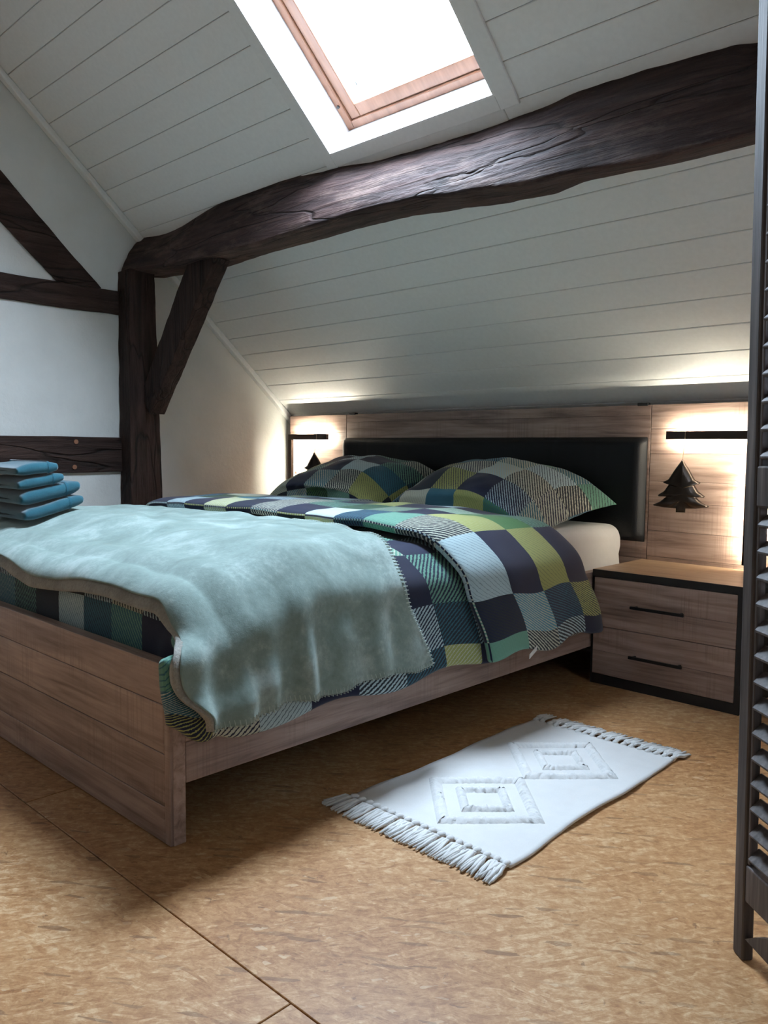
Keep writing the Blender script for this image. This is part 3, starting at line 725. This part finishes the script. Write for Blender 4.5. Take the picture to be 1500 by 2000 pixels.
# whip stitching along the edges
mb = MB()
edge_pts = [(blan(NUb - 1, j, 0.0475), blan(NUb - 2, j, 0.0475), blan(NUb - 1, j, 0.025)) for j in range(NVb)] + \
           [(blan(i, NVb - 1, 0.0475), blan(i, NVb - 2, 0.0475), blan(i, NVb - 1, 0.025)) for i in range(NUb - 1, NUb - 60, -1)]
edge2 = [(blan(i, 0, 0.0475), blan(i, 1, 0.0475), blan(i, 0, 0.025)) for i in range(NUb)]
def stitches(E, step=0.011):
    acc = 0
    for (a, b) in zip(E[:-1], E[1:]):
        L = (b[0] - a[0]).length
        if L > 0.1: continue
        while acc < L:
            f = acc / L; p0 = a[0].lerp(b[0], f); pin = a[1].lerp(b[1], f); pb = a[2].lerp(b[2], f)
            inn = p0 + (pin - p0).normalized() * 0.013
            mb.tube([inn, p0 + (p0 - pb).normalized() * 0.001 + (p0 - pin).normalized() * 0.002, pb], 0.0013, 4)
            acc += step
        acc -= L
stitches(edge_pts)
st = mb.build('edge_stitching', M_thread, bk, fix=False); st['kind'] = 'stuff'

# ------------------------------------------------------------------ pillows
def pillow(name, label, W_, D_, T_, loc, rot, uvo, sag, xlim):
    n = 44; mb = MB()
    def th(a, b): 
        e_ = (max(0, 1 - abs(a) ** 2.6) ** 0.55) * (max(0, 1 - abs(b) ** 2.6) ** 0.55)
        return T_ * e_
    def P(a, b, s_):
        # pinched corners: edges bow inwards between the corners
        x = a * W_ / 2 * (1 - 0.09 * (1 - b * b)) if True else 0
        y = b * D_ / 2 * (1 - 0.09 * (1 - a * a))
        z = s_ * th(a, b) * (0.62 if s_ > 0 else 0.38)
        w = nz(a * 2.2 + uvo[0], b * 2.2, s_ * 3.0) * 0.022 * min(1, th(a, b) / T_ + 0.15) + nz(a * 6, b * 6 + uvo[1], 3) * 0.007
        z += w - sag * (0.055 * a ** 4 + 0.03 * abs(a) ** 3 * abs(b))
        return Vector((x, y, z))
    g = lambda i: math.sin((i / (n - 1) - 0.5) * PI)
    mb.grid(lambda i, j: P(g(i), g(j), 1), n, n, uvf=lambda i, j: (g(i) * W_ / 2 + uvo[0], g(j) * D_ / 2 + uvo[1]))
    mb.grid(lambda i, j: P(g(i), g(j), -1), n, n, uvf=lambda i, j: (-g(i) * W_ / 2 + uvo[0] + .3, g(j) * D_ / 2 + uvo[1]), flip=True)
    me = mb.mesh(name, M_plaid, True)
    bm = bmesh.new(); bm.from_mesh(me); bmesh.ops.remove_doubles(bm, verts=bm.verts, dist=0.0008); bm.to_mesh(me); bm.free()
    o = link(name, me); o.location = loc; o.rotation_euler = rot
    from mathutils import Euler
    M = Matrix.Translation(loc) @ Euler(rot).to_matrix().to_4x4(); Mi = M.inverted()
    for v in me.vertices:
        w_ = M @ v.co
        w_.z = max(w_.z, 0.5605 + 0.004 * abs(nz(w_.x * 9, w_.y * 9, 1))); w_.y = min(w_.y, 2.044)
        w_.x = min(max(w_.x, xlim[0]), xlim[1])
        front = 1.482 if w_.z < 0.665 else 1.40
        w_.y = max(w_.y, front)
        v.co = Mi @ w_
    tag(o, label, 'pillow'); subsurf(o, 1); return o
pillow('pillow', 'plaid pillow against the black headboard nearer the gable wall', 0.80, 0.64, 0.21, (-1.275, 1.72, 0.658), (math.radians(13), math.radians(-2), math.radians(4)), (5.31, 3.12), 1, (-1.68, -0.880))
pillow('pillow', 'plaid pillow against the black headboard nearer the nightstand', 0.77, 0.64, 0.21, (-0.485, 1.735, 0.658), (math.radians(14), math.radians(3), math.radians(-3)), (7.06, 5.64), 1, (-0.874, 0.05))

# ------------------------------------------------------------------ towels
def towel(label, x1, y0, y1, z0, T, wid, tilt, mat=M_towel, seed=0, band=True):
    t = thing('towel', label, 'towel', (x1 - wid / 2, (y0 + y1) / 2, z0), 'folded teal towels on the bed')
    def U(x_end, w, th_, zc, R):
        """thick sheet folded in a U about an axis along y; the round fold faces +x"""
        out = []; K_ = 10; ro, ri = R, R - th_
        o_ = [(x_end - w, zc - ro)] + [(x_end - ro + ro * math.sin(k / K_ * PI), zc - ro * math.cos(k / K_ * PI)) for k in range(K_ + 1)] + [(x_end - w, zc + ro)]
        i_ = [(x_end - w, zc + ri)] + [(x_end - ro + ri * math.sin(k / K_ * PI), zc + ri * math.cos(k / K_ * PI)) for k in range(K_ + 1)] + [(x_end - w, zc - ri)]
        return o_, i_
    def sweep(poly, ya_, yb_, mb, rnd=0.035):
        n = 26; k = len(poly); cx = sum(p[0] for p in poly) / k; cz = sum(p[1] for p in poly) / k
        def P(i, j):
            q = j / (n - 1); y = lerp(ya_, yb_, q); d = min(y - ya_, yb_ - y); sh = 1 - 0.012 * (1 - sstep(0, rnd, d)) / 0.05
            px, pz = poly[i]; pz2 = cz + (pz - cz) * (0.55 + 0.45 * math.sqrt(sstep(-0.001, rnd, d)))
            w = nz(px * 6 + seed, y * 9, pz * 4) * 0.006 + nz(px * 20, y * 22 + seed, pz * 20) * 0.002
            zz = pz2 + w + (y - y0) * tilt
            return Vector((px + w * 0.6, y, zz))
        b0 = len(mb.v); mb.grid(P, k, n, True); mb.f.append([b0 + i for i in range(k)]); mb.f.append([b0 + (n - 1) * k + i for i in range(k)][::-1])
    R = T / 2; th_ = T * 0.30
    o_, i_ = U(x1, wid, th_, z0 + R, R)
    mb = MB(); sweep(o_ + i_, y0, y1, mb); o = mb.build('folded_layers', mat, t, smooth=True); subsurf(o, 1)
    mb = MB(); R2 = T * 0.19; o2, i2 = U(x1 - th_ - 0.004, wid - th_, T * 0.17, z0 + R, R2); sweep(o2 + i2, y0 + 0.008, y1 - 0.008, mb); o = mb.build('inner_layers', mat, t, smooth=True); subsurf(o, 1)
    if band:
        mb = MB(); yb0 = lerp(y0, y1, 0.74); o3, i3 = U(x1 + 0.0012, wid * 0.9, 0.004, z0 + R, R + 0.0012); 
        n = 4; poly = o3 + i3
        def P(i, j):
            px, pz = poly[i]; y = yb0 + 0.007 * j / (n - 1); w = nz(px * 6 + seed, y * 9, pz * 4) * 0.006 + nz(px * 20, y * 22 + seed, pz * 20) * 0.002
            return Vector((px + w * 0.6, y, pz + w + (y - y0) * tilt))
        mb.grid(P, len(poly), n, True); mb.build('woven_band', M_towel2, t, smooth=True)
    return t
TZ = 0.592; TX = -1.165
towel('lowest teal towel of the folded stack on the sage blanket', TX, 0.165, 0.370, TZ, 0.040, 0.42, 0.235, seed=1)
towel('second teal towel up in the folded stack, sagging in the middle', TX - 0.012, 0.160, 0.366, TZ + 0.0495, 0.046, 0.42, 0.225, seed=4)
towel('third teal towel up in the stack, shorter than those below', TX - 0.016, 0.155, 0.310, TZ + 0.1015, 0.036, 0.36, 0.17, seed=9)
towel('topmost teal towel of the folded stack', TX - 0.014, 0.150, 0.290, TZ + 0.1485, 0.038, 0.36, 0.11, seed=14)

# ------------------------------------------------------------------ headboard lamps and ornaments
def lamp(x_free, x_post, label):
    t = thing('headboard_lamp', label, 'lamp', (x_post, HY, 0.40), 'angled lamps on the headboard')
    a, b = min(x_free, x_post), max(x_free, x_post); sg = 1 if x_post > x_free else -1
    e0, e1 = (a, b) if sg < 0 else (a, b)
    h0, h1 = 0.889, 0.919; yb, yf = HY - 0.036, HY - 0.058
    outer = x_post + sg * 0.014; inner = x_post - sg * 0.012
    MB().box((min(x_free, outer), yf, h0), (max(x_free, outer), yb, h1)).build('horizontal_bar', M_alu, t, bevel=0.002)
    MB().box((min(outer, inner), yf, 0.44), (max(outer, inner), yb, h0)).build('vertical_bar', M_alu, t, bevel=0.002)
    i0, i1 = sorted((x_free + sg * 0.012, x_post))
    MB().box((i0, yb, h0 + 0.006), (i1, yb + 0.005, h1 - 0.006)).build('light_strip', M_led, t)
    MB().box((x_post - 0.006, yb, 0.46), (x_post + 0.008, yb + 0.005, h0)).build('light_strip', M_led, t)
    for z in (0.50, 0.70, 0.90): MB().box((x_post - 0.010 + sg * 0.012, yb, z - 0.006), (x_post + 0.004 + sg * 0.012, HY - 0.0004, z + 0.006)).build('bracket', M_alu, t)
    MB().box((x_free + (0 if sg > 0 else -0.10), yf - 0.0015, h0 - 0.001), (x_free + (0.10 if sg > 0 else 0), yf, h1 + 0.001)).build('touch_switch_cover', M_black, t, bevel=0.0006) if sg < 0 else None
lamp(-1.802, -2.108, 'angled bronze bar lamp glowing on the headboard beside the gable wall')
lamp(0.109, 0.418, 'angled bronze bar lamp glowing on the headboard above the nightstand')
def tree(x, z_top, rz, label):
    t = thing('tree_ornament', label, 'ornament', (x, HY - 0.076, z_top - 0.2), 'hanging fir tree ornaments')
    H_ = 0.198
    half = [(0.0, 1.0), (0.13, 0.80), (0.235, 0.615), (0.33, 0.565), (0.315, 0.545), (0.215, 0.540), (0.30, 0.40), (0.415, 0.315), (0.40, 0.290), (0.265, 0.290), (0.37, 0.195), (0.495, 0.130), (0.475, 0.110), (0.28, 0.080), (0.085, 0.075), (0.085, 0.0), (0.0, 0.0)]
    out = [(p, q) for p, q in half] + [(-p, q) for p, q in half[-2:0:-1]]
    # densify
    den = []
    for i in range(len(out)):
        a, b = out[i], out[(i + 1) % len(out)]; n = max(1, int(math.dist(a, b) / 0.04))
        for k in range(n): den.append((lerp(a[0], b[0], k / n), lerp(a[1], b[1], k / n)))
    mb = MB(); R = Matrix.Rotation(rz, 3, 'Z'); N = len(den)
    # central spine each outline point is joined to
    lv = [0.0, 0.12, 0.28, 0.48, 0.68, 0.86, 1.0]
    for sd in (1, -1):
        n0 = len(mb.v)
        for j, f in enumerate(lv):
            for (p, q) in den:
                qs = lerp(q, 0.5 * q + 0.19, f) if f < 1 else 0.5 * q + 0.19
                px = p * (1 - f); 
                d = 0.105 * math.sqrt(max(0, 1 - (1 - f) ** 2)) * (1 - 0.45 * abs(qs - 0.3))
                if q < 0.08: d *= 0.35
                v = R @ Vector((px * H_, sd * d * H_ + sd * 0.001, qs * H_)); mb.v.append(Vector((x, HY - 0.076, z_top - H_)) + v)
        for j in range(len(lv) - 1):
            for i in range(N):
                i2 = (i + 1) % N; mb.f.append([n0 + j * N + i, n0 + j * N + i2, n0 + (j + 1) * N + i2, n0 + (j + 1) * N + i])
    M2 = N * len(lv)
    for i in range(N): mb.f.append([i, (i + 1) % N, M2 + (i + 1) % N, M2 + i])
    mb.build('tree_body', M_pewter, t, smooth=True)
    MB().tube([(x, HY - 0.076, z_top - 0.004), (x, HY - 0.0614, 0.886), (x, HY - 0.0614, 0.9222), (x, HY - 0.0345, 0.9222), (x, HY - 0.0345, 0.9165)], 0.0011, 6).build('hanging_string', M_string, t)
tree(0.185, 0.815, math.radians(22), 'dark metal fir tree hanging from the lamp above the nightstand')
tree(-1.875, 0.822, math.radians(22), 'dark metal fir tree hanging from the lamp behind the pillow')

# ------------------------------------------------------------------ nightstand
ns = thing('nightstand', 'two-drawer nightstand with black frame and light oak top', 'nightstand', (0.27, 1.9, 0))
NX0, NX1, NY0, NY1, NH = 0.004, 0.534, 1.712, 2.098, 0.417
MB().box((NX0, NY0 + 0.004, NH - 0.026), (NX1, NY1, NH - 0.003)).build('top_frame', M_black, ns, bevel=0.001)
MB().box((NX0, NY0, NH - 0.026), (NX1, NY0 + 0.004, NH)).build('front_edge', M_black, ns, bevel=0.0008)
MB().box((NX0, NY0 + 0.0042, NH - 0.003), (NX1, NY1, NH)).build('top_panel', M_ntop, ns, bevel=0.0006)
MB().box((NX0, NY0 + 0.002, 0.0), (NX0 + 0.006, NY1, NH - 0.026)).build('side_panel', M_black, ns)
MB().box((NX1 - 0.016, NY0 + 0.002, 0.0), (NX1, NY1, NH - 0.026)).build('side_panel', M_black, ns)
MB().box((NX0 + 0.006, NY1 - 0.01, 0.0), (NX1 - 0.016, NY1, NH - 0.026)).build('back_panel', M_black, ns)
MB().box((NX0 + 0.006, NY0 + 0.004, 0.0), (NX1 - 0.016, NY0 + 0.03, 0.035)).build('plinth', M_black, ns)
for (z0, z1, zm, zh) in ((0.213, 0.389, 0.296, 0.300), (0.037, 0.2105, 0.122, 0.124)):
    d = MB().box((NX0 + 0.008, NY0 + 0.010, z0 + 0.001), (NX1 - 0.018, NY0 + 0.35, z1 - 0.001)).build('drawer', M_dark, ns)
    MB().box((NX0 + 0.008, NY0 + 0.002, z0), (NX1 - 0.018, NY0 + 0.012, zm - 0.0004)).build('front_plank', M_lamX, d, bevel=0.0006, seg=1)
    MB().box((NX0 + 0.008, NY0 + 0.002, zm + 0.0004), (NX1 - 0.018, NY0 + 0.012, z1)).build('front_plank', M_lamX, d, bevel=0.0006, seg=1)
    mb = MB(); mb.box((0.162, NY0 - 0.024, zh - 0.005), (0.352, NY0 - 0.015, zh + 0.005))
    for hx in (0.172, 0.334): mb.box((hx, NY0 - 0.0155, zh - 0.004), (hx + 0.008, NY0 + 0.003, zh + 0.004))
    mb.build('handle', M_metal, d, bevel=0.0012)

# ------------------------------------------------------------------ rug
rug = thing('rug', 'white cotton rug with raised diamonds and fringed ends beside the bed', 'rug', (0.33, 0.8, 0.0))
RX0, RX1, RY0, RY1 = 0.100, 0.556, 0.418, 1.196
def rug_z(x, y):
    e_ = 0.007 * sstep(0.5, 0.556, x) * max(0, math.sin(y * 9.0 + 0.6) + 0.45 * math.sin(y * 21))
    return 0.0055 + e_ + 0.0015 * nz(x * 9, y * 9, 2)
def rug_p(i, j, n, m):
    a = i / (n - 1); b = j / (m - 1); y = lerp(RY0, RY1, b)
    x0_ = RX0 + 0.005 * math.sin(y * 11) + 0.002 * math.sin(y * 33); x1_ = RX1 + 0.004 * math.sin(y * 13 + 2) + 0.002 * math.sin(y * 29)
    x = lerp(x0_, x1_, a); y += 0.004 * math.sin(a * 8) * (1 if b > 0.5 else -1) * (abs(b - .5) * 2) ** 4
    return Vector((x, y, rug_z(x, y)))
mb = MB(); mb.grid(lambda i, j: rug_p(i, j, 40, 64), 40, 64)
ro = mb.build('woven_body', M_rug, rug, smooth=True); so = ro.modifiers.new('thick', 'SOLIDIFY'); so.thickness = 0.007; so.offset = 0.0
def diamond(cx, cy, Ra, wd, name):
    """raised square band standing on its corner, bumpy loops of yarn"""
    mb = MB(); dirs = [(-1, 0), (0, 1), (1, 0), (0, -1)]; L = Ra * math.sqrt(2)
    corners = [Vector((cx + dx * Ra, cy + dy * Ra, 0)) for dx, dy in dirs]
    ni = int(L / 0.0045)
    for k in range(4):
        A, B = corners[k], corners[(k + 1) % 4]; d = (B - A).normalized(); n_ = Vector((d.y, -d.x, 0))
        nj = 6
        def P(i, j):
            f = i / (ni - 1); g_ = j / (nj - 1); inset = wd * g_
            c = A.lerp(B, f) + n_ * 0
            inw = (Vector((cx, cy, 0)) - (A + B) / 2).normalized()
            # mitre
            ln = L - 2 * inset; st_ = A + d * inset
            c = st_ + d * (ln * f) + inw * inset
            hgt = 0.0085 * math.sin(PI * g_) ** 0.4 if 0 < g_ < 1 else 0.0
            jit = nz(c.x * 150, c.y * 150, k) * 0.0052 + nz(c.x * 330, c.y * 330, k + 5) * 0.0034
            return Vector((c.x + jit * 0.5, c.y - jit * 0.5, rug_z(c.x, c.y) + 0.0036 + (hgt + jit if hgt else 0)))
        mb.grid(P, ni, nj)
    o = mb.build(name, M_tuft, rug, smooth=True); o['label'] = 'raised tufted diamond outline'
for cy in (0.620, 0.962):
    diamond(0.338, cy, 0.172, 0.030, 'tufted_diamond'); diamond(0.340, cy, 0.088, 0.023, 'tufted_diamond')
# fringe: each tassel a bundle of yarns with a knot
def tassel_mesh(seed):
    rnd = random.Random(seed); mb = MB()
    mb.tube([(0, -0.006, 0.006), (0, 0.0, 0.0075), (0, 0.010, 0.0085), (0, 0.017, 0.0075)], [0.004, 0.0075, 0.0075, 0.005], 7)
    for k in range(13):
        sx = rnd.uniform(-1, 1); L = rnd.uniform(0.052, 0.078); en = sx * 0.016 + rnd.uniform(-0.006, 0.006); zz = rnd.uniform(0.003, 0.009)
        pts = [(sx * 0.003, 0.012, 0.008), (sx * 0.008, 0.026, zz + 0.005), (lerp(sx * 0.010, en, .5) + rnd.uniform(-.003, .003), 0.6 * L + 0.008, zz + 0.001), (en, L + 0.012, max(0.0024, zz - 0.003))]
        mb.tube(pts, [0.0026, 0.0038, 0.0036, 0.0022], 5)
    return mb.mesh('tassel', M_tuft, True)
TM = [tassel_mesh(k) for k in range(5)]
for end in (0, 1):
    n = 19
    for k in range(n):
        x = lerp(RX0 + 0.008, RX1 - 0.008, k / (n - 1)); y = RY0 if end == 0 else RY1
        o = link('tassel', TM[(k * 3 + end) % 5], None, rug)
        lw = Vector(rug['_w']); zb = 0.0
        o.location = Vector((x, y + (0.003 if end == 0 else -0.003), zb)) - lw
        an = random.uniform(-0.22, 0.22) + (-0.35 if (end == 0 and k == 0) else 0)
        o.rotation_euler = (0, 0, (PI if end == 0 else 0) + an)

# ------------------------------------------------------------------ louvred screen
scn = thing('folding_screen', 'dark grey-brown louvred folding screen beside the nightstand', 'room divider', (0.985, 0.47, 0))
PW, PH, PT = 0.42, 1.70, 0.020
def screen_panel(org, dr):
    dr = Vector((dr[0], dr[1], 0)).normalized(); nr = Vector((-dr.y, dr.x, 0))
    T = lambda p: Vector((org[0], org[1], 0)) + dr * p.x + nr * p.y + Vector((-0.72, -0.69, 0)) * (0.018 * p.z) + Vector((0, 0, p.z))
    for x in (0.0, PW - 0.031):
        so_ = MB().box((x, -PT / 2, 0.0), (x + 0.031, PT / 2, PH), T).build('stile', M_screen, scn, bevel=0.004)
    # moulded bead beside each stile
    for x in (0.0325, PW - 0.0475): MB().box((x, -PT / 2 + 0.003, 0.17), (x + 0.007, PT / 2 - 0.003, PH - 0.07), T).build('bead', M_screen, scn, bevel=0.0015)
    for (z0, z1) in ((0.105, 0.168), (0.757, 0.822), (PH - 0.07, PH)):
        MB().box((0.0314, -PT / 2 + 0.001, z0), (PW - 0.0314, PT / 2 - 0.001, z1), T).build('rail', M_screen, scn, bevel=0.003)
    poly = [(0.0314, 0.105), (PW - 0.0314, 0.105)] + [(lerp(PW - 0.0314, 0.0314, k / 12), 0.105 - 0.065 * abs(2 * (k / 12) - 1) ** 2.2) for k in range(13)]
    MB().prism(poly[2:], lambda p, q, t: T(Vector((p, t, q))), -PT / 2 + 0.003, PT / 2 - 0.003).build('apron', M_screen, scn)
    for (z0, z1) in ((0.168, 0.757), (0.822, PH - 0.07)):
        n = int((z1 - z0) / 0.0405)
        for k in range(n):
            zc = lerp(z0, z1, (k + 0.5) / n); ca, sa = math.cos(0.75), math.sin(0.75)
            def S(p, zc=zc): return T(Vector((p.x, p.y * ca - p.z * sa, zc + p.y * sa + p.z * ca)))
            MB().box((0.0399, -0.0135, -0.0032), (PW - 0.0399, 0.0135, 0.0032), S).build('slat', M_screen, scn, bevel=0.0015, seg=1)
    return (org[0] + dr.x * (PW + 0.004), org[1] + dr.y * (PW + 0.004))
q = screen_panel((0.985, 0.470), (0.765, -0.644))
q = screen_panel((q[0] + 0.014, q[1] + 0.0), (0.80, 0.60))

for o in bpy.data.objects:
    if '_w' in o: del o['_w']
